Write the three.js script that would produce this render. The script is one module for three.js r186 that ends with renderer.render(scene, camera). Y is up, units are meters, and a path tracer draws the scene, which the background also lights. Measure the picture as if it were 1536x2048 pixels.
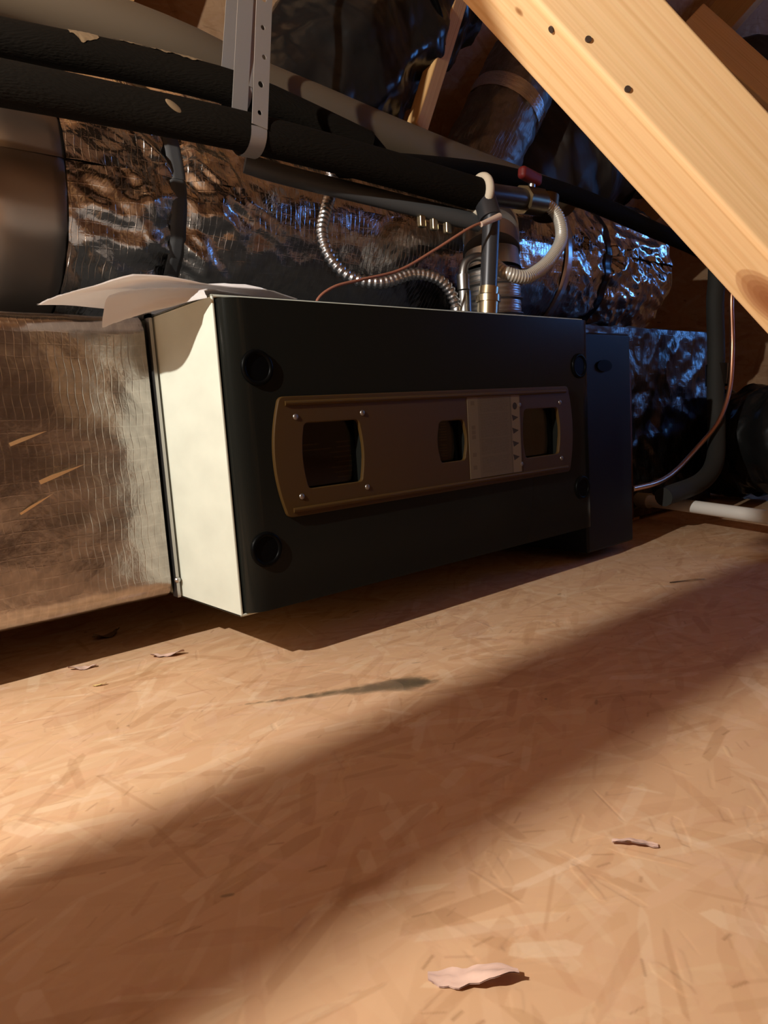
import * as THREE from 'three';
import { RoundedBoxGeometry } from 'three/addons/geometries/RoundedBoxGeometry.js';
import { mergeGeometries } from 'three/addons/utils/BufferGeometryUtils.js';
import { Brush, Evaluator, SUBTRACTION } from 'three-bvh-csg';
import { ImprovedNoise } from 'three/addons/math/ImprovedNoise.js';

// ---------------------------------------------------------------- camera, sky, exposure
const scene = new THREE.Scene();
const renderer = new THREE.WebGLRenderer({ antialias: true });
renderer.toneMapping = THREE.LinearToneMapping;
renderer.toneMappingExposure = 1.0;
renderer.shadowMap.enabled = true;
const FOCAL = 1420;                                             // in pixels of a 1536 x 2048 frame
const camera = new THREE.PerspectiveCamera(2 * Math.atan(1024 / FOCAL) * 180 / Math.PI, 0.75, 0.02, 50);
camera.position.set(-0.461, 0.342, 0.864);
camera.rotation.order = 'YXZ';
camera.rotation.set(-0.133, -0.703, -0.065);
scene.add(camera);
const SKY = new THREE.Color().setRGB(1.4, 4.8, 13.5);             // blue daylight outside the gable vent
scene.background = SKY;
const LAMP = new THREE.Vector3(-1.14, 1.07, 0.295);             // bare work bulb hung left of the furnace
const LAMP_COLOR = new THREE.Color().setRGB(1, 0.955, 0.87), LAMP_CD = 9.4;

// ---------------------------------------------------------------- helpers
let seed = 7;
const rnd = () => (seed = (seed * 16807) % 2147483647) / 2147483647;
const rr = (a, b) => a + (b - a) * rnd();
const V = (x, y, z) => new THREE.Vector3(x, y, z);
const noise = new ImprovedNoise();
const fbm = (x, y, z, o = 4) => { let s = 0, a = 1; for (let i = 0; i < o; i++) { s += a * noise.noise(x, y, z); x *= 2.03; y *= 2.03; z *= 2.03; a *= 0.5; } return s; };
const ridge = (x, y, z) => 1 - Math.abs(noise.noise(x, y, z)) * 2;
const used = {};
const numbered = n => { used[n] = (used[n] ?? -1) + 1; return used[n] ? `${n}_${String(used[n]).padStart(3, '0')}` : n; };
function mesh(name, geo, mat, parent = scene) {
  const m = new THREE.Mesh(geo, mat); m.castShadow = m.receiveShadow = true;
  m.name = parent === scene ? numbered(name) : name; parent.add(m); return m;
}
function thing(name, label, category, pos = [0, 0, 0], group) {
  const o = new THREE.Group(); o.name = numbered(name); o.position.set(...pos); scene.add(o);
  o.userData = { label, category }; if (group) o.userData.group = group; return o;
}
function tag(o, label, category, group) { Object.assign(o.userData, { label, category }); if (group) o.userData.group = group; return o; }
function struct(name, geo, mat) { const m = mesh(name, geo, mat); m.userData.kind = 'structure'; return m; }
// place children given in world coordinates under a thing that has its own base
const under = (o, geo) => geo.translate(-o.position.x, -o.position.y, -o.position.z);
const box = (x0, x1, y0, y1, z0, z1, r = 0) => {
  const g = r ? new RoundedBoxGeometry(x1 - x0, y1 - y0, z1 - z0, 2, r) : new THREE.BoxGeometry(x1 - x0, y1 - y0, z1 - z0);
  return g.translate((x0 + x1) / 2, (y0 + y1) / 2, (z0 + z1) / 2);
};
const curve = pts => new THREE.CatmullRomCurve3(pts.map(p => V(...p)), false, 'centripetal');
const tube = (pts, r, seg = 80, rad = 16) => new THREE.TubeGeometry(curve(pts), seg, r, rad, false);
function capTube(pts, r, seg = 80, rad = 16) {                  // tube with flat ends
  const c = curve(pts), gs = [new THREE.TubeGeometry(c, seg, r, rad, false)];
  for (const t of [0, 1]) {
    const d = new THREE.CircleGeometry(r, rad), n = c.getTangent(t).multiplyScalar(t ? 1 : -1);
    d.applyQuaternion(new THREE.Quaternion().setFromUnitVectors(V(0, 0, 1), n)).translate(...c.getPoint(t).toArray()); gs.push(d);
  }
  return mergeGeometries(gs.map(g => g.index ? g : g));
}
const cylAt = (a, b, r0, r1 = r0, seg = 24) => {
  const A = V(...a), B = V(...b), d = B.clone().sub(A);
  return new THREE.CylinderGeometry(r1, r0, d.length(), seg).applyQuaternion(new THREE.Quaternion().setFromUnitVectors(V(0, 1, 0), d.clone().normalize())).translate(...A.add(B).multiplyScalar(0.5).toArray());
};
function grid(nu, nv, fn) {                                     // parametric surface, uv kept in 0..1
  const p = [], uv = [], ix = [];
  for (let j = 0; j <= nv; j++) for (let i = 0; i <= nu; i++) { const q = fn(i / nu, j / nv); p.push(q[0], q[1], q[2]); uv.push(q[3] ?? i / nu, q[4] ?? j / nv); }
  for (let j = 0; j < nv; j++) for (let i = 0; i < nu; i++) { const a = j * (nu + 1) + i; ix.push(a, a + 1, a + nu + 1, a + 1, a + nu + 2, a + nu + 1); }
  const g = new THREE.BufferGeometry();
  g.setAttribute('position', new THREE.Float32BufferAttribute(p, 3)); g.setAttribute('uv', new THREE.Float32BufferAttribute(uv, 2)); g.setIndex(ix); g.computeVertexNormals(); return g;
}
function canvasTex(w, h, draw, { srgb = true, wrap = true, rep } = {}) {
  const c = document.createElement('canvas'); c.width = w; c.height = h; draw(c.getContext('2d'), w, h);
  const t = new THREE.CanvasTexture(c); if (srgb) t.colorSpace = THREE.SRGBColorSpace;
  if (wrap) t.wrapS = t.wrapT = THREE.RepeatWrapping; if (rep) t.repeat.set(...rep); return t;
}
function dataTex(n, fn, { srgb = false, rep } = {}) {            // greyscale or colour from a function of (u, v)
  const d = new Uint8Array(n * n * 4);
  for (let j = 0; j < n; j++) for (let i = 0; i < n; i++) {
    let v = fn(i / n, j / n); if (typeof v === 'number') v = [v, v, v];
    const k = (j * n + i) * 4; for (let c = 0; c < 3; c++) d[k + c] = Math.max(0, Math.min(255, v[c] * 255)); d[k + 3] = 255;
  }
  const t = new THREE.DataTexture(d, n, n); t.wrapS = t.wrapT = THREE.RepeatWrapping; t.magFilter = t.minFilter = THREE.LinearFilter;
  if (srgb) t.colorSpace = THREE.SRGBColorSpace; if (rep) t.repeat.set(...rep); t.needsUpdate = true; return t;
}
const lin = (r, g, b) => new THREE.Color().setRGB(r, g, b);
const std = (color, roughness = 0.8, extra = {}) => new THREE.MeshStandardMaterial({ color, roughness, ...extra });

// ---------------------------------------------------------------- materials
const FT = 2.4;                                                 // metres covered by the floor texture
function osbDraw(tones, base, n, stain) {
  return (g, w, h) => {
    g.fillStyle = base; g.fillRect(0, 0, w, h);
    const px = w / FT;
    for (let i = 0; i < n; i++) {
      const L = rr(0.03, 0.12) * px, W = rr(0.003, 0.018) * px, a = rr(-0.75, 0.75) + (rnd() < 0.25 ? 1.4 : 0), x = rnd() * w, y = rnd() * h;
      g.globalAlpha = rr(0.08, 0.36); g.fillStyle = tones[Math.floor(rnd() * tones.length)];
      for (const ox of [-w, 0, w]) for (const oy of [-h, 0, h]) {
        if (x + ox < -L || x + ox > w + L || y + oy < -L || y + oy > h + L) continue;
        g.save(); g.translate(x + ox, y + oy); g.rotate(a); g.beginPath();
        g.moveTo(-L / 2, -W * 0.3); g.lineTo(-L * 0.3, -W / 2); g.lineTo(L * 0.4, -W * 0.45); g.lineTo(L / 2, W * 0.1); g.lineTo(L * 0.3, W / 2); g.lineTo(-L * 0.42, W * 0.4); g.closePath(); g.fill(); g.restore();
      }
    }
    for (let i = 0; i < n * 0.16; i++) {                        // short dark cracks between strands
      const L = rr(0.004, 0.02) * px, x = rnd() * w, y = rnd() * h, a = rr(-0.8, 0.8);
      g.globalAlpha = rr(0.08, 0.3); g.strokeStyle = '#6a4524'; g.lineWidth = rr(0.6, 2);
      g.beginPath(); g.moveTo(x, y); g.lineTo(x + Math.cos(a) * L, y + Math.sin(a) * L); g.stroke();
    }
    g.globalAlpha = 1; if (stain) stain(g, w, h, px);
  };
}
// texture pixel of a floor point: u = (x + 1.2) / FT, v = (z + 1.2) / FT, canvas y runs the other way
const floorMap = canvasTex(2048, 2048, osbDraw(['#d9b38b', '#cda077', '#e3c4a0', '#bf9066', '#dcb086', '#e8cfae', '#cfa27a', '#d6ae90', '#b3845a', '#a97c52'], '#d2a87e', 15000, (g, w, h, px) => {
  const X = x => (x + 1.2) / FT * w, Y = z => h - (z + 1.2) / FT * h;
  // the dark spill on the boards in front of the furnace, an irregular patch with a long thin tail
  for (let i = 0; i < 260; i++) {
    const t = Math.pow(rnd(), 0.55), x = -0.075 + 0.215 * t, z = 0.09 + 0.125 * t, s = (0.002 + 0.02 * Math.pow(t, 1.6)) * (t > 0.93 ? 0.6 : 1);
    g.globalAlpha = 0.08 + 0.08 * rnd(); g.fillStyle = rnd() < 0.5 ? '#4a3c26' : '#574830';
    g.beginPath(); g.ellipse(X(x + rr(-s, s) * 0.7), Y(z + rr(-s, s) * 0.7), rr(0.3, 1) * s * px + 2, rr(0.2, 0.7) * s * px + 1, -0.5, 0, 7); g.fill();
  }
  g.globalAlpha = 1;
  for (let i = 0; i < 60; i++) { g.globalAlpha = rr(0.15, 0.5); g.fillStyle = '#4a4030'; g.beginPath(); g.ellipse(rnd() * w, rnd() * h, rr(2, 9), rr(1, 4), rr(-0.6, 0.6), 0, 7); g.fill(); }
  for (let i = 0; i < 240; i++) { g.globalAlpha = rr(0.06, 0.2); g.fillStyle = rnd() < 0.5 ? '#9a6a4a' : '#d9b48c'; const x = rnd() * w, y = rnd() * h; g.beginPath(); g.ellipse(x, y, rr(20, 90), rr(10, 40), rr(-1, 1), 0, 7); g.fill(); }
  g.globalAlpha = 1;
}));
const floorBump = canvasTex(1024, 1024, osbDraw(['#fff', '#000', '#999', '#555', '#ccc'], '#808080', 2600), { srgb: false, rep: [1.83, 1.83] });
const matFloor = std(lin(0.86, 0.86, 0.9), 0.85, { map: floorMap, bumpMap: floorBump, bumpScale: 0.0022 }); // the same boards on floor, roof and walls
const woodMap = (hue, knots = []) => canvasTex(2048, 256, (g, w, h) => {
  g.fillStyle = hue[0]; g.fillRect(0, 0, w, h);
  for (let i = 0; i < 240; i++) {
    const y = rnd() * h, a = rr(0, 6), f = rr(0.4, 1.6); g.globalAlpha = rr(0.05, 0.22); g.strokeStyle = hue[1 + Math.floor(rnd() * 3)]; g.lineWidth = rr(0.7, 4);
    g.beginPath(); for (let x = 0; x <= w; x += 16) { const yy = y + 3 * Math.sin(x / w * 6.28 * f + a); x ? g.lineTo(x, yy) : g.moveTo(x, yy); } g.stroke();
  }
  for (let i = 0; i < 160; i++) { g.globalAlpha = rr(0.05, 0.14); g.strokeStyle = hue[3]; g.lineWidth = 1; const x = rnd() * w, y = rnd() * h; g.beginPath(); g.moveTo(x, y); g.lineTo(x + rr(-4, 4), y + rr(6, 26)); g.stroke(); }
  for (const [x, y, r, c] of knots) for (let k = 6; k > 0; k--) { g.globalAlpha = 0.3; g.fillStyle = c; g.beginPath(); g.ellipse(x * w, y * h, r * h * k / 6 * 1.5, r * h * k / 6, 0.2, 0, 7); g.fill(); }
  g.globalAlpha = 1;
});
const matPine = std(0xffffff, 0.7, { map: woodMap(['#ecc592', '#dcae76', '#f4d5a6', '#cf9f68'], [[0.745, 0.25, 0.09, '#8a4f2c'], [0.6, 0.3, 0.012, '#8a5a30']]) });
const matPineDark = std(0xffffff, 0.8, { map: woodMap(['#d9ab70', '#c6955a', '#e4bd86', '#b88548']) });

// foil: scrim threads as fine relief and wrinkle normals, colour of the metal itself stays even
const scrim = dataTex(1024, (u, v) => {
  const cell = (t, n, w) => { const f = (t * n) % 1, d = Math.min(f, 1 - f); return d < w ? Math.cos(d / w * Math.PI / 2) : 0; };
  const wob = 0.004 * Math.sin(v * 6.28 * 5), wo2 = 0.003 * Math.sin(u * 6.28 * 4);
  const th = Math.max(cell(u + wob, 26, 0.08) * (0.4 + 0.6 * Math.abs(Math.sin(v * 19 + u * 7))), cell(v + wo2, 16, 0.06) * 0.5 * (0.3 + 0.7 * Math.abs(Math.sin(u * 13 + v * 5))));
  const s = Math.sin(u * 6.283), c = Math.cos(u * 6.283), S = Math.sin(v * 6.283), K = Math.cos(v * 6.283);
  const w = fbm(s * 2.1 + S * 1.7, c * 2.1 + 5, K * 2.1 + 2, 5);
  return 0.42 + 0.2 * th + 0.36 * w;
}, { rep: [1, 1] });
const foilTint = dataTex(512, (u, v) => {
  const s = Math.sin(u * 6.283) * 1.5, c = Math.cos(u * 6.283) * 1.5, S = Math.sin(v * 6.283) * 1.5, K = Math.cos(v * 6.283) * 1.5;
  const f = (t, n, w) => { const q = (t * n) % 1; return Math.min(q, 1 - q) < w ? 1 : 0; };
  const th = Math.max(f(u + 0.004 * Math.sin(v * 31.4), 26, 0.07), f(v + 0.003 * Math.sin(u * 25.1), 16, 0.05));
  const b = 0.8 + 0.07 * fbm(s * 2 + 3, c * 2 + S * 1.3, K * 2, 4) + 0.03 * th; return [b, b * 0.97, b * 0.94];
}, { srgb: true });
const metalFoil = (rough, bump, col = 0xffffff) => new THREE.MeshStandardMaterial({ color: col, metalness: 1, roughness: rough, map: foilTint, bumpMap: scrim, bumpScale: bump });
const matFoil = metalFoil(0.2, 0.0016);
const matFoilFlat = metalFoil(0.23, 0.0005, lin(0.74, 0.73, 0.74));
const matFoilDull = new THREE.MeshStandardMaterial({ color: lin(0.3, 0.25, 0.21), metalness: 1, roughness: 0.36 });
const matCreaseGlint = new THREE.MeshStandardMaterial({ color: lin(0.6, 0.42, 0.24), metalness: 1, roughness: 0.4 });  // golden tint painted in for light caught on foil creases
const matStrap = new THREE.MeshStandardMaterial({ color: lin(0.4, 0.37, 0.34), metalness: 0.55, roughness: 0.45 });
const matGalv = new THREE.MeshStandardMaterial({ color: lin(0.5, 0.49, 0.48), metalness: 1, roughness: 0.34 });
const matSightGlass = new THREE.MeshPhysicalMaterial({ color: lin(0.55, 0.53, 0.5), roughness: 0.05, transmission: 1, thickness: 0 });
const matFin = new THREE.MeshStandardMaterial({ color: lin(0.4, 0.32, 0.2), metalness: 0.8, roughness: 0.4 });
const matGalvDark = new THREE.MeshStandardMaterial({ color: lin(0.3, 0.29, 0.28), metalness: 1, roughness: 0.4 });
const matSteelBlack = new THREE.MeshStandardMaterial({ color: lin(0.045, 0.045, 0.05), metalness: 0.4, roughness: 0.35 });
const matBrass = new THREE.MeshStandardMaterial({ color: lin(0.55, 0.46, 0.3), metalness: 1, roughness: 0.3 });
const matCopper = new THREE.MeshStandardMaterial({ color: lin(0.75, 0.4, 0.26), metalness: 1, roughness: 0.35 });
const creamMap = dataTex(512, (u, v) => { const b = 1 + 0.03 * fbm(u * 9, v * 9, 1, 4); return [0.795 * b, 0.81 * b, 0.755 * b]; }, { srgb: true });
const matCream = std(0xffffff, 0.45, { map: creamMap });
const matBlack = new THREE.MeshPhysicalMaterial({ color: lin(0.009, 0.0095, 0.008), roughness: 0.2, specularIntensity: 0.3 });
const matBlackDeep = new THREE.MeshPhysicalMaterial({ color: lin(0.002, 0.002, 0.002), roughness: 0.4, specularIntensity: 0.1 });
const matBrown = new THREE.MeshPhysicalMaterial({ color: lin(0.05, 0.025, 0.005), roughness: 0.55, specularIntensity: 0.4 });
const foamBump = dataTex(256, (u, v) => 0.5 + 0.35 * fbm(Math.sin(u * 6.283) * 6, Math.cos(u * 6.283) * 6 + Math.sin(v * 6.283) * 6, Math.cos(v * 6.283) * 6, 3), { rep: [30, 2] });
const matFoam = new THREE.MeshPhysicalMaterial({ color: lin(0.006, 0.0045, 0.003), roughness: 0.85, specularIntensity: 0.15, bumpMap: foamBump, bumpScale: 0.0012 });
const matTorn = std(lin(0.17, 0.11, 0.055), 0.9);
const matVent = std(lin(0.1, 0.07, 0.042), 0.65);
const matPlastic = new THREE.MeshPhysicalMaterial({ color: lin(0.008, 0.008, 0.008), roughness: 0.24, specularIntensity: 0.8 });
const matConduitGrey = std(lin(0.045, 0.045, 0.046), 0.6);
const matPaper = new THREE.MeshPhysicalMaterial({ color: lin(0.8, 0.77, 0.76), roughness: 1, transmission: 0.5, thickness: 0, side: THREE.DoubleSide });
const matPVC = std(lin(0.74, 0.71, 0.66), 0.4);
const matRed = std(lin(0.12, 0.004, 0.003), 0.6);
const matWire = std(lin(0.26, 0.1, 0.06), 0.5);
const matLeaf = std(lin(0.62, 0.42, 0.34), 0.8, { side: THREE.DoubleSide });

// ---------------------------------------------------------------- the attic shell
const T = 0.1;
struct('floor', (() => {
  const g = box(-7.1, 3.6, -0.1, 0, -3.1, 7.1); const p = g.attributes.position, uv = g.attributes.uv;
  for (let i = 0; i < p.count; i++) uv.setXY(i, (p.getX(i) + 1.2) / FT, (p.getZ(i) + 1.2) / FT); return g;
})(), matFloor);
function slab(z0, y0, z1, y1, t) {                              // a sloping slab seen from inside, running along x
  const dz = z1 - z0, dy = y1 - y0, L = Math.hypot(dz, dy), g = new THREE.BoxGeometry(10.7, t, L), p = g.attributes.position, uv = g.attributes.uv;
  for (let i = 0; i < p.count; i++) uv.setXY(i, p.getX(i) / FT, p.getZ(i) / FT);
  return g.rotateX(-Math.atan2(dy, dz))  .translate(-1.75, (y0 + y1) / 2 + t / 2 * Math.cos(Math.atan2(dy, dz)), (z0 + z1) / 2);
}
const roofY = z => 1.63 + 0.65 * (z + 0.55);                    // underside of the deck behind the ridge
struct('ceiling_back', slab(-3.15, roofY(-3.15), 2.2, roofY(2.2), T), matFloor);
struct('ceiling_front', slab(2.2, roofY(2.2), 7.1, roofY(2.2) - 3.19, T), matFloor);
struct('wall_front', box(-7.1, 3.6, 0, 0.6, 7.0, 7.1), matFloor);
struct('wall_left', box(-7.1, -7.0, 0, 3.6, -3.1, 7.1), matFloor);
const VENT = { z0: 0.45, z1: 1.9, y0: 0.98, y1: 1.22 };          // opening of the gable vent
struct('wall_right', mergeGeometries([box(3.5, 3.6, 0, 3.6, -3.1, VENT.z0), box(3.5, 3.6, 0, 3.6, VENT.z1, 7.1), box(3.5, 3.6, 0, VENT.y0, VENT.z0, VENT.z1), box(3.5, 3.6, VENT.y1, 3.6, VENT.z0, VENT.z1)]), matFloor);

// rafters under the back slope
for (const x of [-6.2, -5.4, -4.6, -3.8, -2.9, -2.1, -1.45, -0.55, 0.28, 0.98, 1.62, 2.3, 2.95]) {
  const z0 = -2.9, z1 = 2.1, y0 = roofY(z0), y1 = roofY(z1), a = Math.atan2(y1 - y0, z1 - z0), L = Math.hypot(z1 - z0, y1 - y0);
  const g = new RoundedBoxGeometry(0.038, 0.14, L, 1, 0.003).rotateX(-a).translate(x, (y0 + y1) / 2 - 0.07 / Math.cos(a), (z0 + z1) / 2);
  const m = struct('trim', g, matPineDark); m.name = `trim_${Math.round((x + 7) * 100)}`;
}

// ---------------------------------------------------------------- the lamp that lights the place
{
  const o = thing('work_lamp', 'bare hanging work bulb on a black cord left of the furnace', 'lamp', LAMP.toArray());
  mesh('bulb', new THREE.SphereGeometry(0.018, 24, 16), std(0xffffff, 0.5, { emissive: LAMP_COLOR, emissiveIntensity: 20 }), o);
  mesh('socket', new THREE.CylinderGeometry(0.014, 0.016, 0.06, 20).translate(0, 0.046, 0), matSteelBlack, o);
  mesh('cord', cylAt([0, 0.08, 0], [0, roofY(LAMP.z) - LAMP.y, 0], 0.004), matSteelBlack, o);
  const l = new THREE.PointLight(LAMP_COLOR, LAMP_CD, 0, 2); l.castShadow = true; l.shadow.radius = 0.5; l.position.set(0, 0, 0); o.add(l);
}

// ---------------------------------------------------------------- furnace
const L = 0.84, Y0 = 0.08, Y1 = 0.515, ZF = 0.022;
{
  const o = thing('furnace', 'horizontal gas furnace with cream casing, black door and brown window strip', 'furnace', [L / 2, Y0, -0.36]);
  const add = (n, g, m, p = o) => mesh(n, under(o, g), m, p);
  const t = 0.004;                                                // folded sheet casing, hollow behind the door
  add('casing', mergeGeometries([box(0, t, Y0, Y1, -0.72, 0, 0.0015), box(L - t, L, Y0, Y1, -0.72, 0, 0.0015), box(0, L, Y0, Y0 + t, -0.72, 0, 0.0015), box(0, L, Y1 - t, Y1, -0.72, 0, 0.0015), box(0, L, Y0, Y1, -0.72, -0.72 + t, 0.0015)]), matCream);
  add('burner_shelf', box(0.02, L - 0.02, Y0 + 0.02, Y1 - 0.02, -0.13, -0.124), std(lin(0.2, 0.2, 0.19), 0.85));
  add('added_top_cover', box(0.003, L - 0.003, Y1, Y1 + 0.0015, -0.717, -0.006), new THREE.MeshStandardMaterial({ color: lin(0.05, 0.052, 0.055), roughness: 0.6 })).userData.label = 'unseen dark grey top sheet added for the foil reflection';  // unseen dark sheet added so the foil trunk mirrors a dark top
  // door with rounded ends
  const s = new THREE.Shape(); s.moveTo(0.006, 0.004); s.lineTo(0.006, -0.004); s.bezierCurveTo(0.007, -0.015, 0.017, -ZF, 0.04, -ZF); s.lineTo(L - 0.04, -ZF); s.bezierCurveTo(L - 0.017, -ZF, L - 0.007, -0.015, L - 0.006, -0.004); s.lineTo(L - 0.006, 0.004); s.closePath();
  const wins = [[0.109, 0.212, 0.246, 0.342], [0.378, 0.441, 0.258, 0.33], [0.601, 0.709, 0.247, 0.34]];
  let cut = new Brush(new THREE.ExtrudeGeometry(s, { depth: Y1 - Y0 - 0.012, bevelEnabled: false, curveSegments: 16 }).rotateX(-Math.PI / 2).translate(0, Y0 + 0.006, 0)); cut.updateMatrixWorld();
  const csg = new Evaluator(); csg.useGroups = false;
  for (const [x0, x1, y0, y1] of wins) { const h = new Brush(box(x0 - 0.003, x1 + 0.003, y0 - 0.003, y1 + 0.003, -0.05, 0.05)); h.updateMatrixWorld(); cut = csg.evaluate(cut, h, SUBTRACTION); cut.updateMatrixWorld(); }
  const door = add('door', cut.geometry, matBlack);
  door.userData.label = 'glossy black door';
  // round finger latches near the four corners
  for (const [x, y] of [[0.046, 0.418], [0.036, 0.172], [0.79, 0.418], [0.79, 0.172]]) {
    const k = add('latch', new THREE.TorusGeometry(0.021, 0.0035, 10, 36).translate(x, y, ZF + 0.001), matBlackDeep);
    add('latch_cup', new THREE.CylinderGeometry(0.02, 0.02, 0.004, 30).rotateX(Math.PI / 2).translate(x, y, ZF), matBlackDeep, k);
  }
  // brown strip with barrel-shaped ends and three windows
  const X0 = 0.074, X1 = 0.742, A = 0.212, B = 0.377;
  const barrel = (S, x0, x1, y0, y1, bl, br, r) => {
    S.moveTo(x0 + r, y0); S.lineTo(x1 - r, y0); S.quadraticCurveTo(x1, y0, x1 + br * 0.12, y0 + r);
    S.quadraticCurveTo(x1 + br * 2 - br * 0.1, (y0 + y1) / 2, x1 + br * 0.12, y1 - r); S.quadraticCurveTo(x1, y1, x1 - r, y1);
    S.lineTo(x0 + r, y1); S.quadraticCurveTo(x0, y1, x0 - bl * 0.12, y1 - r); S.quadraticCurveTo(x0 - bl * 2 + bl * 0.1, (y0 + y1) / 2, x0 - bl * 0.12, y0 + r); S.quadraticCurveTo(x0, y0, x0 + r, y0); return S;
  };
  const ps = barrel(new THREE.Shape(), X0, X1, A, B, 0.014, 0.012, 0.008);
  for (const [a, b, c, d] of wins) ps.holes.push(barrel(new THREE.Path(), a, b, c, d, 0.005, 0.005, 0.01));
  const strip = add('window_strip', new THREE.ExtrudeGeometry(ps, { depth: 0.004, bevelEnabled: true, bevelSize: 0.0016, bevelThickness: 0.0016, bevelSegments: 3, curveSegments: 20 }).translate(0, 0, ZF), matBrown);
  strip.userData.label = 'brown window strip';
  for (const y of [A + 0.008, B - 0.008]) add('rolled_edge', capTube([[X0 + 0.008, y, ZF + 0.005], [0.4, y, ZF + 0.005], [X1 - 0.008, y, ZF + 0.005]], 0.0036, 8, 12), matBrown, strip);
  wins.forEach(([a, b, c, d], i) => {
    add('pane', box(a - 0.0028, b + 0.0028, c - 0.0028, d + 0.0028, 0.008, 0.0095), matSightGlass, strip);
    if (i !== 1) for (const x of [a - 0.011, b + 0.006]) for (const y of [c - 0.008, d + 0.008]) add('screw', new THREE.SphereGeometry(0.0045, 14, 8, 0, 7, 0, 1.6).scale(1, 0.6, 1).rotateX(Math.PI / 2).translate(x, y, ZF + 0.0052), matGalvDark, strip);
    if (i === 0) { for (let k = 0; k < 8; k++) { const y = c + 0.01 + k * 0.0075; add('louver', box(b - 0.03 - (k > 5 ? 0 : 0.006 * (k % 3)), b - 0.004, y, y + 0.0014, -0.001, 0.006), matFin, strip); }
      for (const [x0, x1, y] of [[a + 0.006, a + 0.04, d - 0.034], [a + 0.004, a + 0.062, d - 0.042]]) add('louver', box(x0, x1, y, y + 0.0014, -0.001, 0.006), matFin, strip); }
    if (i === 1) for (let k = 0; k < 14; k++) { const y = c + 0.005 + k * 0.0046; if (k !== 6) add('louver', box(a + 0.026, a + 0.04, y, y + 0.002, -0.001, 0.006), matFin, strip); }
  });
  // printed warning sheet: unreadable grey lines of text and a column of round symbols
  const lt = canvasTex(1024, 1024, (g, w, h) => {
    g.fillStyle = '#8a775c'; g.fillRect(0, 0, w, h); g.fillStyle = '#9b8668'; g.fillRect(0, 0, 190, h);
    g.fillStyle = '#5f4c34';
    const blocks = [[230, 30, 780, 200], [230, 240, 780, 520], [230, 560, 780, 740], [230, 770, 780, 980]];
    for (const [x0, y0, x1, y1] of blocks) for (let y = y0; y < y1; y += 15) { let x = x0; while (x < x1 - 30) { const q = rr(14, 60); g.globalAlpha = rr(0.25, 0.6); g.fillRect(x, y, Math.min(q, x1 - x), 6); x += q + 9; } }
    for (const y of [60, 360, 420, 480, 700, 860]) { g.globalAlpha = 0.4; g.fillRect(60, y, 70, 50); }
    g.globalAlpha = 0.8; g.fillRect(200, 228, 600, 3); g.fillRect(200, 545, 600, 3); g.globalAlpha = 1;
    g.fillStyle = '#6b5740'; g.fillRect(820, 0, 10, h); g.fillStyle = '#a99274'; g.fillRect(850, 0, 160, h);
    g.fillStyle = '#3a2413'; [150, 300, 470, 640, 820].forEach((y, i) => { g.beginPath(); if (i === 0) g.arc(920, y, 46, 0, 7); else { g.moveTo(850, y - 40); g.lineTo(985, y); g.lineTo(870, y + 42); } g.fill(); });
  }, { wrap: false });
  const sh = add('warning_sheet', box(0.449, 0.59, 0.225, 0.367, ZF + 0.0056, ZF + 0.0064), std(lin(0.38, 0.36, 0.34), 0.85, { map: lt }), strip);
  sh.userData.label = 'tan printed warning sheet with symbols along its edge';
}
// sleepers that carry the furnace and the ducts
for (const [x, where] of [[0.24, 'near end'], [0.7, 'far end']]) tag(mesh('sleeper', box(x - 0.045, x + 0.045, 0, Y0, -0.7, -0.45, 0.003), matPineDark), `pine sleeper block under the furnace ${where}`, 'lumber');
tag(mesh('sleeper', box(-1.0, -0.91, 0, Y0, -0.62, -0.26, 0.003), matPineDark), 'pine sleeper block under the foil return duct', 'lumber');

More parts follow.
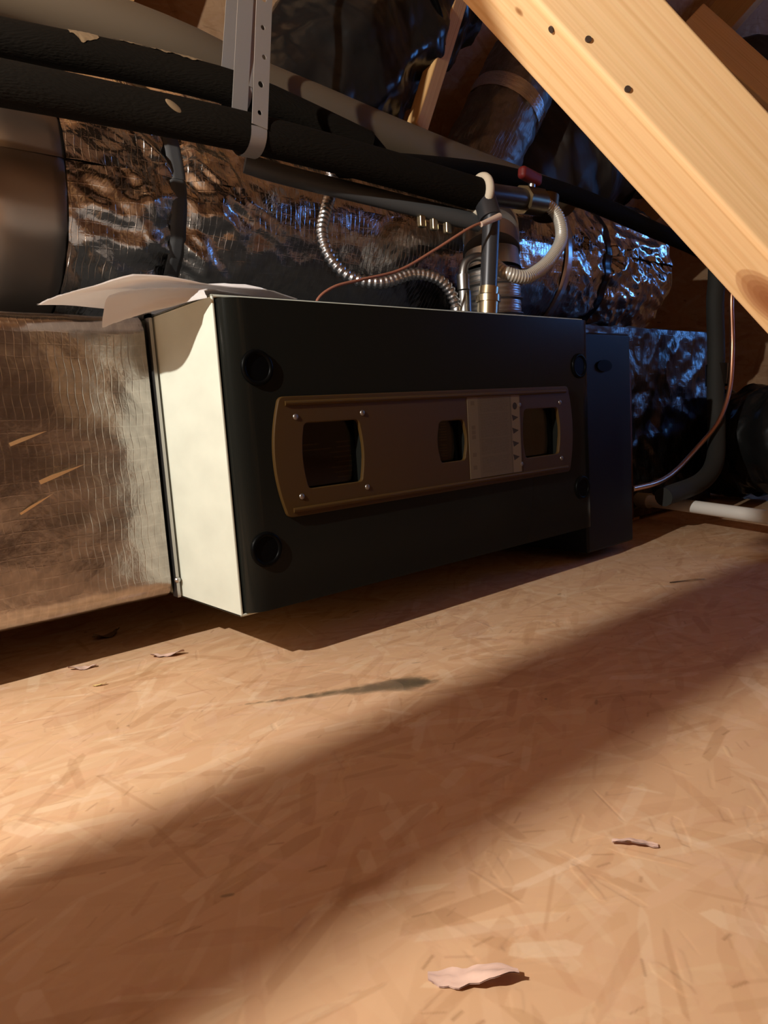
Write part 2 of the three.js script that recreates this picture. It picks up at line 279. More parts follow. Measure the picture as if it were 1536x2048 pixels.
// ---------------------------------------------------------------- rectangular foil duct joined to the left of the furnace
{
  const o = thing('return_duct', 'rectangular duct wrapped in wrinkled foil joined to the furnace side', 'duct', [-1.4, Y0, -0.4]);
  const add = (n, g, m, p = o) => mesh(n, under(o, g), m, p);
  const zf = -0.189, zb = -0.64, R = 0.03;
  // closed rounded-rectangle sleeve along x with gentle dents
  const sec = []; const N = 16;
  const corner = (cy, cz, a0) => { for (let k = 0; k <= N; k++) { const a = a0 + k / N * Math.PI / 2; sec.push([cy + R * Math.sin(a), cz + R * Math.cos(a)]); } };
  const side = (y0, z0, y1, z1, n) => { for (let k = 1; k < n; k++) sec.push([y0 + (y1 - y0) * k / n, z0 + (z1 - z0) * k / n]); };
  const yb = Y0 + 0.002, yt = Y1 + 0.002;
  side(yb + R, zf, yt - R, zf, 90); corner(yt - R, zf - R, 0); side(yt, zf - R, yt, zb + R, 40); corner(yt - R, zb + R, Math.PI / 2); side(yt - R, zb, yb + R, zb, 20); corner(yb + R, zb + R, Math.PI); side(yb, zb + R, yb, zf - R, 40); corner(yb + R, zf - R, Math.PI * 1.5);
  sec.push(sec[0]);
  const len = [0]; for (let i = 1; i < sec.length; i++) len.push(len[i - 1] + Math.hypot(sec[i][0] - sec[i - 1][0], sec[i][1] - sec[i - 1][1]));
  add('foil_wrap', grid(420, sec.length - 1, (u, v) => {
    const k = Math.round(v * (sec.length - 1)), [y, z] = sec[k], x = -6.99 + 6.975 * Math.pow(u, 0.25);
    const edge = Math.min(1, (-x) / 0.05), d = edge * (0.004 * fbm(x * 5, y * 5, z * 5, 3) + 0.003 * ridge(x * 7 + y * 2, y * 9, z * 4) * Math.max(0, fbm(x * 3, y * 3, 4, 2)));
    return [x, y + (y > 0.4 ? d * 0.5 : 0), z + (z > -0.3 ? d : -d), x / 0.27, len[k] / 0.27];
  }), matFoilFlat);
  const fl = add('collar', mergeGeometries([box(-0.009, -0.004, yb, yt, zf - 0.01, zf + 0.007), box(-0.009, -0.004, yt - 0.006, yt + 0.006, zb, zf + 0.007)]), matGalv);
  add('screw', new THREE.SphereGeometry(0.005, 12, 8).translate(-0.007, Y0 + 0.03, zf + 0.007), matGalv, fl);
  // golden slivers standing in for foil creases that catch the light
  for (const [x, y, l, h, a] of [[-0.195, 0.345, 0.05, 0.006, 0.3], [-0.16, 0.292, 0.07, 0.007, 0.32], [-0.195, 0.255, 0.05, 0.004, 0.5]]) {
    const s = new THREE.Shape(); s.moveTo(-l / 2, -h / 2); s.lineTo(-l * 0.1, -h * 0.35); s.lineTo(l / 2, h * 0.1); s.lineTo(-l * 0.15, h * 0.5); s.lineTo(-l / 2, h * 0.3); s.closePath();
    add('crease_glint', new THREE.ExtrudeGeometry(s, { depth: 0.0012, bevelEnabled: false }).rotateY(-0.25).rotateZ(a).translate(x, y, zf + 0.006), matCreaseGlint);
  }
}

// ---------------------------------------------------------------- papers lying on the furnace corner
{
  const o = thing('paper_booklet', 'curled white paper booklet lying over the top corner of the furnace', 'papers', [0, Y1, -0.08]);
  const page = (name, rows, nu = 40, nv = 14) => {                // rows of 3D control points, smoothly joined, with a real thickness
    const cs = rows.map(r => curve(r)), surf = (u, v) => {
      const pts = cs.map(c => c.getPoint(u)); const q = new THREE.CatmullRomCurve3(pts).getPoint(v);
      q.y += 0.0012 * fbm(u * 6, v * 5, 2, 3); return q;
    };
    const g = grid(nu, nv, (u, v) => surf(u, v).toArray()), h = grid(nu, nv, (u, v) => { const q = surf(u, v); return [q.x, q.y + 0.0012, q.z]; });
    mesh(name, under(o, mergeGeometries([g, h])), matPaper, o);
  };
  page('page', [
    [[-0.166, 0.52, -0.175], [-0.162, 0.519, -0.11], [-0.152, 0.518, -0.05], [-0.1, 0.532, -0.004]],
    [[-0.1, 0.524, -0.19], [-0.09, 0.533, -0.13], [-0.075, 0.536, -0.06], [-0.05, 0.532, 0.0]],
    [[0.0, 0.523, -0.22], [0.01, 0.535, -0.14], [0.01, 0.54, -0.07], [0.01, 0.528, -0.012]],
    [[0.1, 0.522, -0.24], [0.1, 0.538, -0.15], [0.1, 0.545, -0.08], [0.1, 0.528, -0.016]],
    [[0.17, 0.52, -0.25], [0.165, 0.524, -0.15], [0.16, 0.528, -0.08], [0.15, 0.519, -0.02]]]);
  page('page', [
    [[-0.1, 0.486, -0.125], [-0.085, 0.491, -0.1], [-0.06, 0.498, -0.055], [-0.008, 0.509, 0.004]],
    [[-0.098, 0.504, -0.12], [-0.083, 0.507, -0.095], [-0.06, 0.51, -0.05], [-0.008, 0.514, 0.0]],
    [[-0.09, 0.526, -0.11], [-0.07, 0.527, -0.08], [-0.045, 0.525, -0.045], [-0.005, 0.52, -0.006]],
    [[0.05, 0.524, -0.12], [0.06, 0.526, -0.09], [0.07, 0.524, -0.05], [0.08, 0.52, -0.02]]]);
}

// ---------------------------------------------------------------- round foil trunk duct lying above the furnace
{
  const cy = 0.775, cz = -0.56, R = 0.22;
  const o = thing('trunk_duct', 'large round foil-wrapped duct with black straps lying behind the furnace top', 'duct', [0.3, cy - R, cz]);
  const add = (n, g, m, p = o) => mesh(n, under(o, g), m, p);
  const straps = [0.14, 1.5];
  const rad = (x, th) => {
    let r = R, near = 9; for (const s of straps) near = Math.min(near, Math.abs(x - s));
    const w = Math.max(0.22, Math.exp(-near * near / 0.05), Math.min(1, Math.max(0, (x - 1.45) * 6)));
    r += 0.009 * w * ridge(x * 7, th * 2.6, 1.3) + 0.007 * w * ridge(x * 16 + th * 3, th * 4, 5.1) + 0.004 * fbm(x * 22, th * 9, 2, 3) * w;
    r += 0.004 * Math.sin(th * 17 + 3 * noise.noise(x * 4, th, 0)) * Math.exp(-near * near / 0.006);
    r -= 0.016 * Math.exp(-near * near / 0.0012);
    if (x > 1.84) r *= Math.sqrt(Math.max(0, 1 - ((x - 1.84) / 0.13) ** 2)); return r;
  };
  add('foil_jacket', grid(560, 220, (u, v) => { const x = -0.05 + 2.02 * u, th = v * Math.PI * 2, r = rad(x, th); return [x, cy + r * Math.sin(th), cz + r * Math.cos(th), x / 0.3, th * R / 0.3]; }), matFoil);
  add('smooth_sleeve', grid(420, 120, (u, v) => { const x = -6.99 + 6.95 * u, th = v * Math.PI * 2, r = R + 0.006 + 0.0035 * fbm(x * 4, th * 2, 7, 3) - 0.01 * Math.exp(-(((x + 0.17) / 0.012) ** 2)) - (x > -0.06 ? 0.012 * ((x + 0.06) / 0.02) ** 2 : 0); return [x, cy + r * Math.sin(th), cz + r * Math.cos(th), x / 0.5, th * R / 0.5]; }), matFoilDull).userData.label = 'dull grey sleeve';
  const hoop = (name, x, w, r, m) => add(name, grid(6, 140, (u, v) => { const th = v * Math.PI * 2, rr2 = rad(x, th) * 0.3 + r * 0.7 + (u === 0 || u === 1 ? -0.004 : 0); return [x + (u - 0.5) * w, cy + rr2 * Math.sin(th), cz + rr2 * Math.cos(th), u, v * 8]; }), m);
  hoop('strap', straps[0], 0.03, R + 0.004, matConduitGrey); hoop('strap', straps[1], 0.05, R + 0.003, matPlastic);
  hoop('foil_tape', 1.29, 0.035, R + 0.012, new THREE.MeshStandardMaterial({ color: lin(0.85, 0.85, 0.85), metalness: 1, roughness: 0.3 })).userData.label = 'bright foil tape band';
}

// ---------------------------------------------------------------- supply side: coil cabinet and foil plenum right of the furnace
{
  const o = thing('coil_cabinet', 'dark sheet-metal coil cabinet standing against the far end of the furnace', 'cabinet', [0.93, 0, -0.36]);
  const add = (n, g, m, p = o) => mesh(n, under(o, g), m, p);
  add('shell', box(0.846, 1.03, 0.02, 0.49, -0.7, -0.004, 0.006), new THREE.MeshPhysicalMaterial({ color: lin(0.01, 0.011, 0.015), roughness: 0.45, specularIntensity: 0.3 }));
  add('handle', new THREE.CylinderGeometry(0.028, 0.028, 0.006, 28).scale(1, 1, 0.45).rotateX(Math.PI / 2).translate(0.92, 0.42, -0.003), matBlackDeep);
}
{
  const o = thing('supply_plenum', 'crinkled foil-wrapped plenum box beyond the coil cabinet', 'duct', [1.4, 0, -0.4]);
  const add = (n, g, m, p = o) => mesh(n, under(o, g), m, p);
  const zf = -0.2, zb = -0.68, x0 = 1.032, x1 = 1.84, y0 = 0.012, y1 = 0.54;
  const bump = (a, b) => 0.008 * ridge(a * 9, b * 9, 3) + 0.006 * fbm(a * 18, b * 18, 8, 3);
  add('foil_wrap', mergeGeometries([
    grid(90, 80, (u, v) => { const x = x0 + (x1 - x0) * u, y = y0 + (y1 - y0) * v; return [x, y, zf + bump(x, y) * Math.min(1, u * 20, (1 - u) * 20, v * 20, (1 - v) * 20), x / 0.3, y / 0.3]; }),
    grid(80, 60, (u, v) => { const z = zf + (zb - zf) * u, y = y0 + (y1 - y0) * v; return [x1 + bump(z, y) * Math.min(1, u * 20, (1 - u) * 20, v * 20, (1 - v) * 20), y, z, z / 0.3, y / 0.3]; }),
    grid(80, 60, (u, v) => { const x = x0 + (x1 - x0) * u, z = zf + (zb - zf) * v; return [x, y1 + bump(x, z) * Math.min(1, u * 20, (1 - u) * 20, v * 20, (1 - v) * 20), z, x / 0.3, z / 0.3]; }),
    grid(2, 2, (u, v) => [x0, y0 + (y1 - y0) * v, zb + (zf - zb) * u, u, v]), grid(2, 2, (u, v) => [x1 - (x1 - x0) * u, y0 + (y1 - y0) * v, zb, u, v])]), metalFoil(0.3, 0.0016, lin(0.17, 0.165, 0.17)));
  for (const x of [1.2, 1.33]) add('angle_strip', box(x - 0.012, x + 0.012, y0, 0.42, zf + 0.006, zf + 0.016, 0.002), std(lin(0.12, 0.05, 0.03), 0.5));
}

// ---------------------------------------------------------------- pipes running over the furnace
{
  const A = thing('insulated_pipe', 'upper black foam-insulated pipe with torn tan edge, ending in a ragged tip', 'pipe', [0.15, 0.88, -0.22]);
  const c = [[-6.98, 0.86, -0.44], [-1.2, 0.882, -0.35], [-0.145, 0.893, -0.26], [0.021, 0.896, -0.24], [0.202, 0.88, -0.2], [0.315, 0.854, -0.18], [0.42, 0.822, -0.155]];
  mesh('foam', under(A, capTube(c, 0.026, 160, 24)), matFoam, A);
  mesh('ragged_tip', under(A, cylAt([0.415, 0.824, -0.156], [0.47, 0.806, -0.145], 0.026, 0.004)), matFoam, A);
  const cA = curve(c), tAt = X => { let lo = 0, hi = 1; for (let k = 0; k < 40; k++) { const m = (lo + hi) / 2; cA.getPoint(m).x < X ? lo = m : hi = m; } return lo; };
  for (const [x0, x1, a0, a1] of [[-0.06, -0.02, 0.2, 1.5], [0.005, 0.05, 0.9, 1.45], [0.05, 0.1, 0.8, 1.5], [0.09, 0.13, 0.7, 1.3]])   // flaking tan skin on the pipe's upper front
    mesh('torn_skin', under(A, grid(16, 8, (u, v) => { const X = x0 + (x1 - x0) * u, p = cA.getPoint(tAt(X)), e = Math.sin(u * Math.PI), m = (a0 + a1) / 2, a = m + (v - 0.5) * (a1 - a0) * (0.35 + 0.65 * e) + 0.25 * noise.noise(u * 5, x0 * 40, v * 2), R = 0.0268 + 0.0022 * e * Math.abs(noise.noise(u * 6, v * 5, x0 * 30)); return [p.x, p.y + R * Math.sin(a), p.z + R * Math.cos(a)]; })), matTorn, A);
  const B = thing('insulated_pipe', 'lower black foam-insulated pipe hung in a metal strap, white ring on its end', 'pipe', [0.15, 0.79, -0.14]);
  mesh('foam', under(B, capTube([[-6.98, 0.79, -0.44], [-1.2, 0.8, -0.3], [-0.169, 0.807, -0.2], [-0.012, 0.804, -0.18], [0.181, 0.791, -0.14], [0.386, 0.769, -0.1], [0.601, 0.742, -0.06]], 0.029, 160, 24)), matFoam, B);
  const dir = V(0.601 - 0.386, 0.742 - 0.769, 0.04).normalize(), q = new THREE.Quaternion().setFromUnitVectors(V(0, 0, 1), dir);
  mesh('end_ring', under(B, new THREE.TorusGeometry(0.0305, 0.0085, 12, 40).applyQuaternion(q).translate(0.606, 0.742, -0.059)), std(lin(0.6, 0.52, 0.4), 0.8), B).userData.label = 'off-white ring';
  mesh('torn_edge', under(B, new THREE.SphereGeometry(1, 14, 8).scale(0.015, 0.005, 0.003).rotateZ(-0.5).translate(0.045, 0.803, -0.14)), matTorn, B);
  const Gp = thing('vent_pipe', 'tan-grey smooth vent pipe running above the black pipes', 'pipe', [0.3, 0.98, -0.34]);
  mesh('tube', under(Gp, tube([[-6.98, 1.03, -0.46], [-1.2, 1.02, -0.4], [-0.109, 1.015, -0.36], [0.157, 0.995, -0.34], [0.292, 0.975, -0.34], [0.466, 0.953, -0.33], [0.628, 0.931, -0.32], [0.872, 0.9, -0.3], [1.2, 0.87, -0.28]], 0.04, 160, 28)), matVent, Gp);
  const D = thing('black_line', 'thin black pipe curving away to the right above the gas fittings', 'pipe', [0.9, 0.84, -0.18]);
  mesh('tube', under(D, capTube([[0.337, 0.771, -0.13], [0.557, 0.808, -0.15], [0.815, 0.842, -0.18], [1.124, 0.85, -0.2], [1.519, 0.825, -0.22], [1.9, 0.78, -0.22], [2.4, 0.7, -0.3]], 0.022, 120, 18)), matFoam, D);
  const S = thing('grey_conduit', 'dark grey conduit hanging along the underside of the black pipe', 'conduit', [0.45, 0.73, -0.13]);
  mesh('tube', under(S, capTube([[0.2, 0.775, -0.215], [0.239, 0.764, -0.2], [0.429, 0.731, -0.14], [0.615, 0.694, -0.07]], 0.016, 60, 16)), matConduitGrey, S);
  for (const [x, y, z] of [[0.5, 0.693, -0.11], [0.525, 0.689, -0.103], [0.552, 0.684, -0.095]]) mesh('clip', under(S, new RoundedBoxGeometry(0.014, 0.022, 0.012, 2, 0.003).translate(x, y, z)), matBrass, S);  // brass nubs stand in for small bright reflections below the conduit
}
// perforated hanger straps
function hanger(label, bottom, top, pipeR, zBack, w) {
  const o = thing('hanger_strap', label, 'strap', [bottom[0], bottom[1], bottom[2]], 'hanger straps');
  const d = V(top[0] - bottom[0], top[1] - bottom[1], top[2] - bottom[2]), len = d.length();
  const s = new THREE.Shape(); s.moveTo(-w / 2, 0); s.lineTo(w / 2, 0); s.lineTo(w / 2, len); s.lineTo(-w / 2, len); s.closePath();
  for (let y = 0.02, i = 0; y < len - 0.02; y += 0.042, i++) { const h = new THREE.Path(); h.absarc(i % 3 === 2 ? 0.003 : -0.001, y, i % 3 === 1 ? 0.0045 : 0.0036, 0, Math.PI * 2); s.holes.push(h); }
  const q = new THREE.Quaternion().setFromUnitVectors(V(0, 1, 0), d.normalize());
  mesh('front_strip', new THREE.ExtrudeGeometry(s, { depth: 0.0012, bevelEnabled: false, curveSegments: 10 }).applyQuaternion(q), matStrap, o);
  // the loop round the pipe and the strip going back up behind it
  const path = []; for (let k = 0; k <= 16; k++) { const a = k / 16 * Math.PI; path.push([0, -(pipeR) * Math.sin(a), -(1 - Math.cos(a)) * pipeR]); }
  const up = grid(1, 16, (u, v) => { const k = Math.round(v * 16); return [(u - 0.5) * w, path[k][1], path[k][2]]; });
  const inner = grid(1, 16, (u, v) => { const k = Math.round(v * 16), f = 1 - 0.0012 / pipeR; return [(0.5 - u) * w, path[k][1] * f, path[k][2] * f - 0.0012]; });
  mesh('loop', mergeGeometries([up, inner]), matStrap, o);
  const bt = V(top[0] - bottom[0], top[1] - bottom[1], top[2] - bottom[2] - 0.02), bl = bt.clone().sub(V(0, 0, -2 * pipeR)), q2 = new THREE.Quaternion().setFromUnitVectors(V(0, 1, 0), bl.clone().normalize());
  mesh('back_strip', new THREE.BoxGeometry(w, bl.length(), 0.0012).translate(0, bl.length() / 2, 0).applyQuaternion(q2).translate(0, 0, -2 * pipeR), matStrap, o);
}
hanger('perforated galvanized strap looped under the lower black pipe', [0.166, 0.79, -0.109], [0.33, 1.92, -0.11], 0.033, 0, 0.027);
hanger('perforated galvanized strap looped under the upper black pipe', [0.186, 0.878, -0.172], [0.36, 1.86, -0.2], 0.03, 0, 0.026);

// ---------------------------------------------------------------- gas piping on top of the furnace
{
  const o = thing('gas_pipe', 'upright black iron gas drop with brass union on the furnace top', 'pipe', [0.58, Y1, -0.03]);
  const add = (n, g, m, p = o) => mesh(n, under(o, g), m, p);
  add('riser', cylAt([0.579, 0.515, -0.03], [0.603, 0.7, -0.03], 0.016), matSteelBlack);
  add('union', mergeGeometries([cylAt([0.58, 0.516, -0.03], [0.583, 0.54, -0.03], 0.02, 0.02, 8), cylAt([0.583, 0.54, -0.03], [0.584, 0.552, -0.03], 0.023, 0.023, 8), cylAt([0.584, 0.552, -0.03], [0.587, 0.566, -0.03], 0.0185)]), matBrass);
  add('header', capTube([[0.59, 0.744, -0.06], [0.66, 0.748, -0.06], [0.76, 0.755, -0.065], [0.86, 0.762, -0.09]], 0.02, 30, 20), matSteelBlack);
  add('elbow', cylAt([0.602, 0.69, -0.032], [0.61, 0.745, -0.055], 0.021), matSteelBlack);
  const v = add('valve', cylAt([0.735, 0.752, -0.063], [0.8, 0.757, -0.07], 0.028, 0.028, 8), new THREE.MeshStandardMaterial({ color: lin(0.12, 0.08, 0.04), metalness: 0.9, roughness: 0.35 }));
  add('valve_handle', new RoundedBoxGeometry(0.062, 0.024, 0.02, 3, 0.008).rotateZ(-0.15).translate(0.755, 0.797, -0.055), matRed, v).userData.label = 'red lever';
  add('stem', cylAt([0.765, 0.775, -0.06], [0.765, 0.79, -0.058], 0.007), matGalv, v);
  add('tee', cylAt([0.84, 0.735, -0.085], [0.85, 0.78, -0.085], 0.026), new THREE.MeshStandardMaterial({ color: lin(0.12, 0.08, 0.04), metalness: 0.9, roughness: 0.35 }));
}
function ribbed(pts, r, pitch, depth, seg, radSeg = 14, overlap = 1) { // flexible tube with ribs along it
  const c = curve(pts), n = Math.round(c.getLength() / pitch) * 6, f = c.computeFrenetFrames(n, false);
  return grid(radSeg, n, (u, v) => { const i = Math.round(v * n), p = c.getPointAt(v), a = u * Math.PI * 2, R = r + depth * Math.cos(i / 6 * Math.PI * 2); return [p.x + R * (Math.cos(a) * f.normals[i].x + Math.sin(a) * f.binormals[i].x), p.y + R * (Math.cos(a) * f.normals[i].y + Math.sin(a) * f.binormals[i].y), p.z + R * (Math.cos(a) * f.normals[i].z + Math.sin(a) * f.binormals[i].z)]; });
}
{
  const o = thing('flex_conduit', 'armoured silver flexible conduit looping down to the furnace top', 'conduit', [0.573, Y1, -0.1]);
  mesh('sheath', under(o, ribbed([[0.407, 0.83, -0.26], [0.401, 0.782, -0.24], [0.35, 0.715, -0.2], [0.323, 0.665, -0.18], [0.324, 0.619, -0.16], [0.35, 0.588, -0.14], [0.4, 0.579, -0.12], [0.476, 0.598, -0.11], [0.53, 0.589, -0.1], [0.562, 0.562, -0.1], [0.573, 0.533, -0.1]], 0.0098, 0.0105, 0.0016, 1)), new THREE.MeshStandardMaterial({ color: lin(0.62, 0.62, 0.64), metalness: 1, roughness: 0.28 }), o);
  mesh('connector', under(o, mergeGeometries([cylAt([0.573, 0.515, -0.1], [0.573, 0.541, -0.1], 0.0125), cylAt([0.573, 0.515, -0.1], [0.573, 0.522, -0.1], 0.017, 0.017, 8)])), matGalv, o);
}
{
  const o = thing('gas_connector', 'grey ribbed flexible gas connector curving behind the gas drop', 'hose', [0.585, Y1, -0.09]);
  mesh('hose', under(o, ribbed([[0.814, 0.762, -0.07], [0.84, 0.736, -0.055], [0.834, 0.69, -0.04], [0.783, 0.642, -0.025], [0.715, 0.604, -0.015], [0.665, 0.588, -0.012], [0.632, 0.598, -0.03], [0.632, 0.618, -0.055], [0.65, 0.622, -0.075]], 0.0125, 0.0055, 0.0007, 1)), new THREE.MeshStandardMaterial({ color: lin(0.62, 0.59, 0.52), metalness: 0.45, roughness: 0.35 }), o);
  mesh('tube', under(o, tube([[0.652, 0.622, -0.075], [0.635, 0.632, -0.078], [0.612, 0.634, -0.08], [0.592, 0.624, -0.088], [0.584, 0.604, -0.09], [0.584, 0.59, -0.09]], 0.0085, 40)), matGalvDark, o);
  mesh('nut', under(o, cylAt([0.583, 0.573, -0.09], [0.583, 0.601, -0.09], 0.0125, 0.0125, 6)), matGalv, o);
  mesh('fitting', under(o, mergeGeometries([cylAt([0.584, 0.515, -0.09], [0.584, 0.57, -0.09], 0.0135, 0.0135, 8)])), matGalvDark, o);
}
{
  const o = thing('thermostat_wire', 'thin red-brown wire rising from the furnace top to the gas drop', 'wire', [0.204, Y1, -0.05]);
  mesh('wire', under(o, tube([[0.2, 0.514, -0.05], [0.21, 0.53, -0.05], [0.24, 0.548, -0.05], [0.295, 0.563, -0.05], [0.384, 0.586, -0.05], [0.46, 0.624, -0.04], [0.531, 0.665, -0.015], [0.585, 0.684, -0.01]], 0.0025, 80, 8)), matWire, o);
  mesh('bare_end', under(o, cylAt([0.55, 0.67, -0.011], [0.6, 0.69, -0.009], 0.0045, 0.006)), std(lin(0.6, 0.45, 0.36), 0.6), o);
}
// galvanized flue with an adjustable elbow
{
  const o = thing('flue_pipe', 'galvanized flue collar and segmented elbow behind the gas drop', 'flue', [0.79, Y1, -0.2]);
  const x = 0.8, z = -0.2, R = 0.06;
  const prof = []; for (let k = 0; k <= 60; k++) { const y = Y1 + 0.13 * k / 60; prof.push(new THREE.Vector2(R + 0.0005 * Math.sin(k * 1.3) + (k % 15 < 2 ? 0.004 : 0), y)); }
  mesh('collar', under(o, new THREE.LatheGeometry(prof, 48).translate(x, 0, z)), matGalv, o);
  const ax = [[0, 0.645, 0], [0.004, 0.685, -0.004], [0.024, 0.725, -0.02], [0.06, 0.755, -0.05], [0.11, 0.77, -0.09]];
  for (let k = 0; k < 4; k++) mesh('gore', under(o, cylAt([x + ax[k][0], ax[k][1], z + ax[k][2]], [x + ax[k + 1][0], ax[k + 1][1], z + ax[k + 1][2]], R + 0.003, R - 0.001, 40)), matGalv, o);
}
// refrigerant lines on the right
{
  const o = thing('copper_line', 'bare copper line bending down towards the floor beyond the furnace', 'pipe', [1.449, 0, -0.06]);
  mesh('tube', under(o, capTube([[1.75, 1.2, -0.12], [1.69, 0.674, -0.06], [1.675, 0.616, -0.06], [1.68, 0.473, -0.06], [1.65, 0.356, -0.055], [1.585, 0.272, -0.055], [1.449, 0.197, -0.06], [1.291, 0.152, -0.04], [1.166, 0.139, -0.02], [1.04, 0.139, -0.01]], 0.0065, 120, 12)), matCopper, o);
  const s = thing('suction_line', 'black insulated line strapped beside the bare copper line', 'pipe', [1.449, 0, -0.1]);
  mesh('foam', under(s, capTube([[1.72, 1.2, -0.12], [1.67, 0.674, -0.1], [1.66, 0.616, -0.1], [1.665, 0.473, -0.1], [1.64, 0.35, -0.09], [1.6, 0.24, -0.07], [1.5, 0.16, -0.03], [1.38, 0.12, -0.01], [1.2, 0.1, -0.02]], 0.024, 120, 18)), std(lin(0.014, 0.014, 0.012), 0.8), s);
  mesh('wrap', under(s, cylAt([1.672, 0.43, -0.098], [1.665, 0.37, -0.095], 0.034)), matPlastic, s);
}
{
  const o = thing('drain_pipe', 'white plastic drain pipe running along the floor from the coil cabinet', 'pipe', [1.3, 0, 0]);
  mesh('tube', under(o, capTube([[1.405, 0.062, -0.3], [1.37, 0.061, -0.13], [1.318, 0.06, 0.015], [1.242, 0.058, 0.209], [1.1, 0.055, 0.57]], 0.0165, 40, 20)), matPVC, o);
  mesh('coupling', under(o, cylAt([1.39, 0.062, -0.21], [1.378, 0.0615, -0.155], 0.021)), std(lin(0.3, 0.27, 0.22), 0.6), o);
  for (const [x, z] of [[1.39, -0.23], [1.12, 0.52]]) mesh('support', under(o, box(x - 0.03, x + 0.03, 0, 0.042, z - 0.02, z + 0.02, 0.003)), matPineDark, o);
}

// ---------------------------------------------------------------- black flexible ducts
function flexDuct(label, pts, r, pitch, matte = matPlastic) {
  const o = thing('flex_duct', label, 'duct', pts[0], 'black flexible ducts');
  const c = curve(pts), n = 260, f = c.computeFrenetFrames(n, false), len = c.getLength();
  mesh('jacket', under(o, grid(90, n, (u, v) => {
    const i = Math.round(v * n), p = c.getPointAt(v), a = u * Math.PI * 2, e = Math.min(v, 1 - v);
    const R = (r + 0.006 * Math.cos(v * len / pitch * Math.PI * 2) + 0.014 * fbm(v * len * 9, Math.cos(a) * 1.6, Math.sin(a) * 1.6, 4) + 0.012 * ridge(v * len * 6, a * 1.1, 3)) * Math.sqrt(Math.min(1, e * 26 + 0.0001));
    const N = f.normals[i], B = f.binormals[i]; return [p.x + R * (Math.cos(a) * N.x + Math.sin(a) * B.x), p.y + R * (Math.cos(a) * N.y + Math.sin(a) * B.y), p.z + R * (Math.cos(a) * N.z + Math.sin(a) * B.z)];
  })), matte, o);
  for (const t of [0.42]) { const p = c.getPointAt(t), q = new THREE.Quaternion().setFromUnitVectors(V(0, 0, 1), c.getTangentAt(t)); mesh('tie', under(o, new THREE.TorusGeometry(r + 0.012, 0.006, 10, 60).applyQuaternion(q).translate(...p.toArray())), matBlackDeep, o); }
  return o;
}
flexDuct('glossy black flexible duct dropping from the roof behind the hanger straps', [[0.98, 1.44, -0.5], [0.9, 1.38, -0.5], [0.72, 1.22, -0.48], [0.58, 1.08, -0.5], [0.46, 0.97, -0.56]], 0.165, 0.16);
flexDuct('dark flexible duct arching over the far end of the trunk duct', [[1.5, 0.98, -0.82], [1.64, 1.1, -0.76], [1.82, 1.22, -0.68], [2.1, 1.32, -0.5], [2.6, 1.4, -0.25]], 0.22, 0.14, std(lin(0.014, 0.008, 0.005), 0.6));
flexDuct('black flexible duct lying on the floor beside the copper line', [[2.02, 0.175, -0.3], [1.92, 0.19, -0.1], [1.84, 0.2, 0.15], [1.95, 0.19, 0.4], [2.2, 0.18, 0.7]], 0.16, 0.08);
// foil branch rising to the roof
{
  const o = thing('foil_branch', 'blue-grey foil branch duct rising towards the roof behind the vent pipe', 'duct', [1.2, 0.95, -0.62]);
  const a = V(1.16, 0.94, -0.62), b = V(1.42, 1.36, -0.56), d = b.clone().sub(a), Lb = d.length(), q = new THREE.Quaternion().setFromUnitVectors(V(0, 1, 0), d.clone().normalize());
  mesh('foil_wrap', under(o, grid(80, 90, (u, v) => { const t = u * Math.PI * 2, r = 0.11 + 0.006 * ridge(v * 5, t * 1.5, 2) + 0.004 * fbm(v * 14, t * 4, 1, 3); const p = V(r * Math.cos(t), v * Lb, r * Math.sin(t)).applyQuaternion(q).add(a); return [p.x, p.y, p.z, t * 0.13 / 0.3, v * Lb / 0.3]; })), metalFoil(0.45, 0.002, lin(0.35, 0.35, 0.36)), o);
  mesh('tape', under(o, cylAt([1.325, 1.207, -0.582], [1.35, 1.247, -0.576], 0.118, 0.118, 40)), matFoil, o);
}

// ---------------------------------------------------------------- timbers
function timber(label, a, b, w, h, roll, mat, nails = []) {
  const A = V(...a), B = V(...b), d = B.clone().sub(A), len = d.length();
  const o = thing('timber', label, 'lumber', a);
  const g = new RoundedBoxGeometry(w, h, len, 3, 0.005), p = g.attributes.position, n = g.attributes.normal, uv = g.attributes.uv;
  for (let i = 0; i < p.count; i++) { const side = Math.abs(n.getX(i)) > Math.abs(n.getY(i)); uv.setXY(i, p.getZ(i) / len + 0.5, side ? p.getY(i) / 0.25 + 0.25 : p.getX(i) / 0.25 + 0.75); }
  const m = new THREE.Matrix4().lookAt(V(0, 0, 0), d.clone().negate().normalize(), V(0, 1, 0)), q = new THREE.Quaternion().setFromRotationMatrix(m);
  const place = gg => gg.rotateZ(roll).applyQuaternion(q).translate(...d.clone().multiplyScalar(0.5).toArray());
  const body = mesh('beam', place(g.translate(0, 0, 0)), mat, o);
  for (const [t, sx, sy, face] of nails) { // t along, face 'x' or 'y'
    const nl = new THREE.CylinderGeometry(0.0028, 0.0028, 0.002, 12); if (face === 'x') nl.rotateZ(Math.PI / 2);
    mesh('nail', place(nl.translate(sx, sy, t)), std(lin(0.05, 0.03, 0.02), 0.6), body);
  }
  return o;
}
timber('pale pine truss web slanting down in front of the furnace, with nail heads', [-0.448, 1.75, -0.193], [0.48, 0, 0.901], 0.07, 0.088, -0.3, matPine, [[0.261, -0.027, -0.0442, 'y'], [0.29, -0.0352, -0.033, 'x'], [0.342, -0.0352, -0.037, 'x']]);
timber('shorter pine board end behind the truss web', [1.695, 1.41, -0.19], [2.25, 0.55, 0.45], 0.05, 0.1, -0.3, matPine);
timber('short orange-brown pine web board beside the glossy flexible duct', [0.755, 0.985, -0.37], [1.05, 1.69, -0.3], 0.03, 0.05, 0.5, matPineDark);
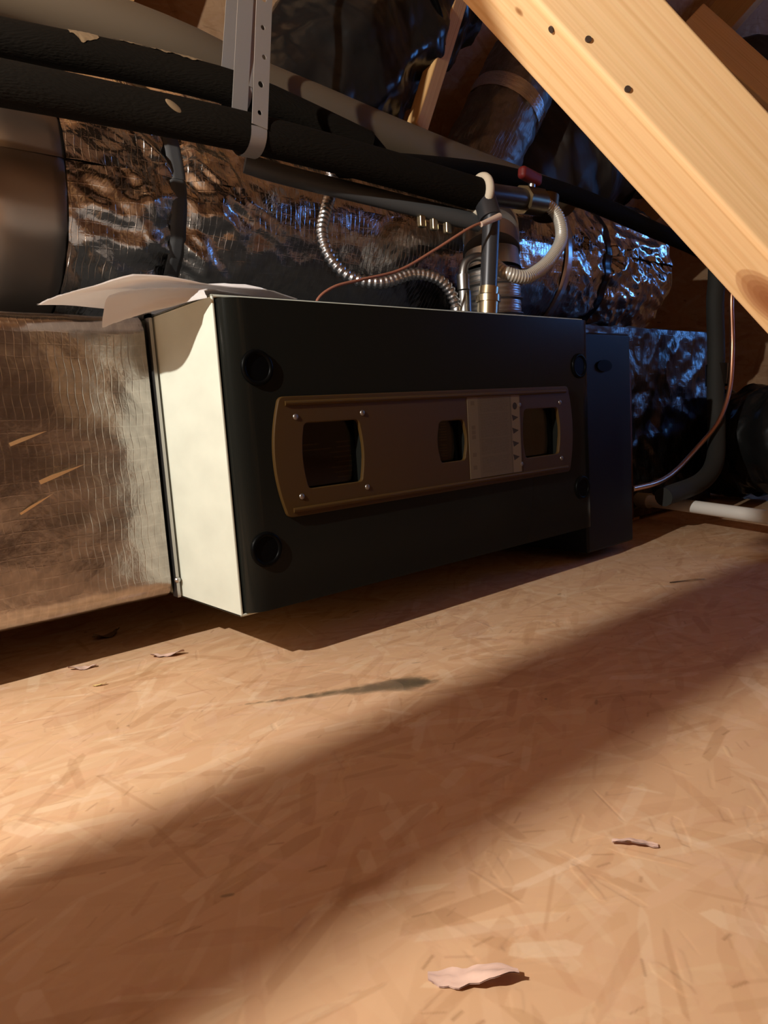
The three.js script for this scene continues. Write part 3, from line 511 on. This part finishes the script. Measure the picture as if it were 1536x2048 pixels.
// unseen board and post, added near the lamp to cast the floor shadow
tag(mesh('shadow_brace', box(-6.99, -0.6, 0.838, 0.876, 0.286, 0.336, 0.003), matPine), 'unseen horizontal pine board added under the lamp to shade the floor', 'lumber');
tag(mesh('post', box(-0.6, -0.562, 0.82, roofY(0.3), 0.268, 0.354, 0.003), matPine), 'unseen short hanging pine post added to carry the board end', 'lumber');

// ---------------------------------------------------------------- bits on the floor
function scrap(label, x, z, l, w, h, turn, mat = matLeaf, cat = 'scrap') {
  const k = rr(0, 50), f = (u, v) => [(u - 0.5) * l, 0.001 + h * (0.5 + 0.5 * Math.sin(u * 5 + k)) * (0.4 + 0.6 * v) + 0.25 * h * noise.noise(u * 5 + k, v * 4, k), (v - 0.5) * w * (0.5 + 0.5 * Math.sin(u * 3.1)) + 0.2 * w * noise.noise(u * 6, k, v)];
  const top = grid(18, 8, (u, v) => { const q = f(u, v); q[1] = Math.max(0.0006, q[1]) + 0.0008; return q; }), bot = grid(18, 8, (u, v) => { const q = f(u, v); q[1] = Math.max(0.0002, q[1]); return q; });
  const m = mesh('leaf_scrap', mergeGeometries([top, bot]).rotateY(turn), mat); m.position.set(x, 0, z); tag(m, label, cat); return m;
}
scrap('large curled pinkish leaf scrap on the bare boards', -0.182, 0.59, 0.055, 0.018, 0.008, -0.75);
scrap('small pink leaf scrap on the boards by the shadow band edge', 0.005, 0.589, 0.034, 0.008, 0.004, -0.95);
scrap('curled brown leaf scrap lying near the furnace shadow corner', -0.043, -0.164, 0.05, 0.016, 0.008, -0.6);
scrap('flat pinkish scrap at the edge of the duct shadow', -0.155, -0.213, 0.04, 0.014, 0.006, -0.5);
scrap('tiny yellow wood chip on the boards below the duct', -0.162, -0.118, 0.018, 0.005, 0.002, -0.5, std(lin(0.7, 0.5, 0.2), 0.8), 'chip');
scrap('thin dark splinter on the boards far in front of the furnace', 0.804, 0.236, 0.07, 0.004, 0.002, -0.62, std(lin(0.08, 0.05, 0.03), 0.9), 'splinter');
scrap('crumpled straw-coloured scrap in the dark below the duct', -0.072, -0.35, 0.05, 0.02, 0.012, 0.3, matTorn);

renderer.render(scene, camera);
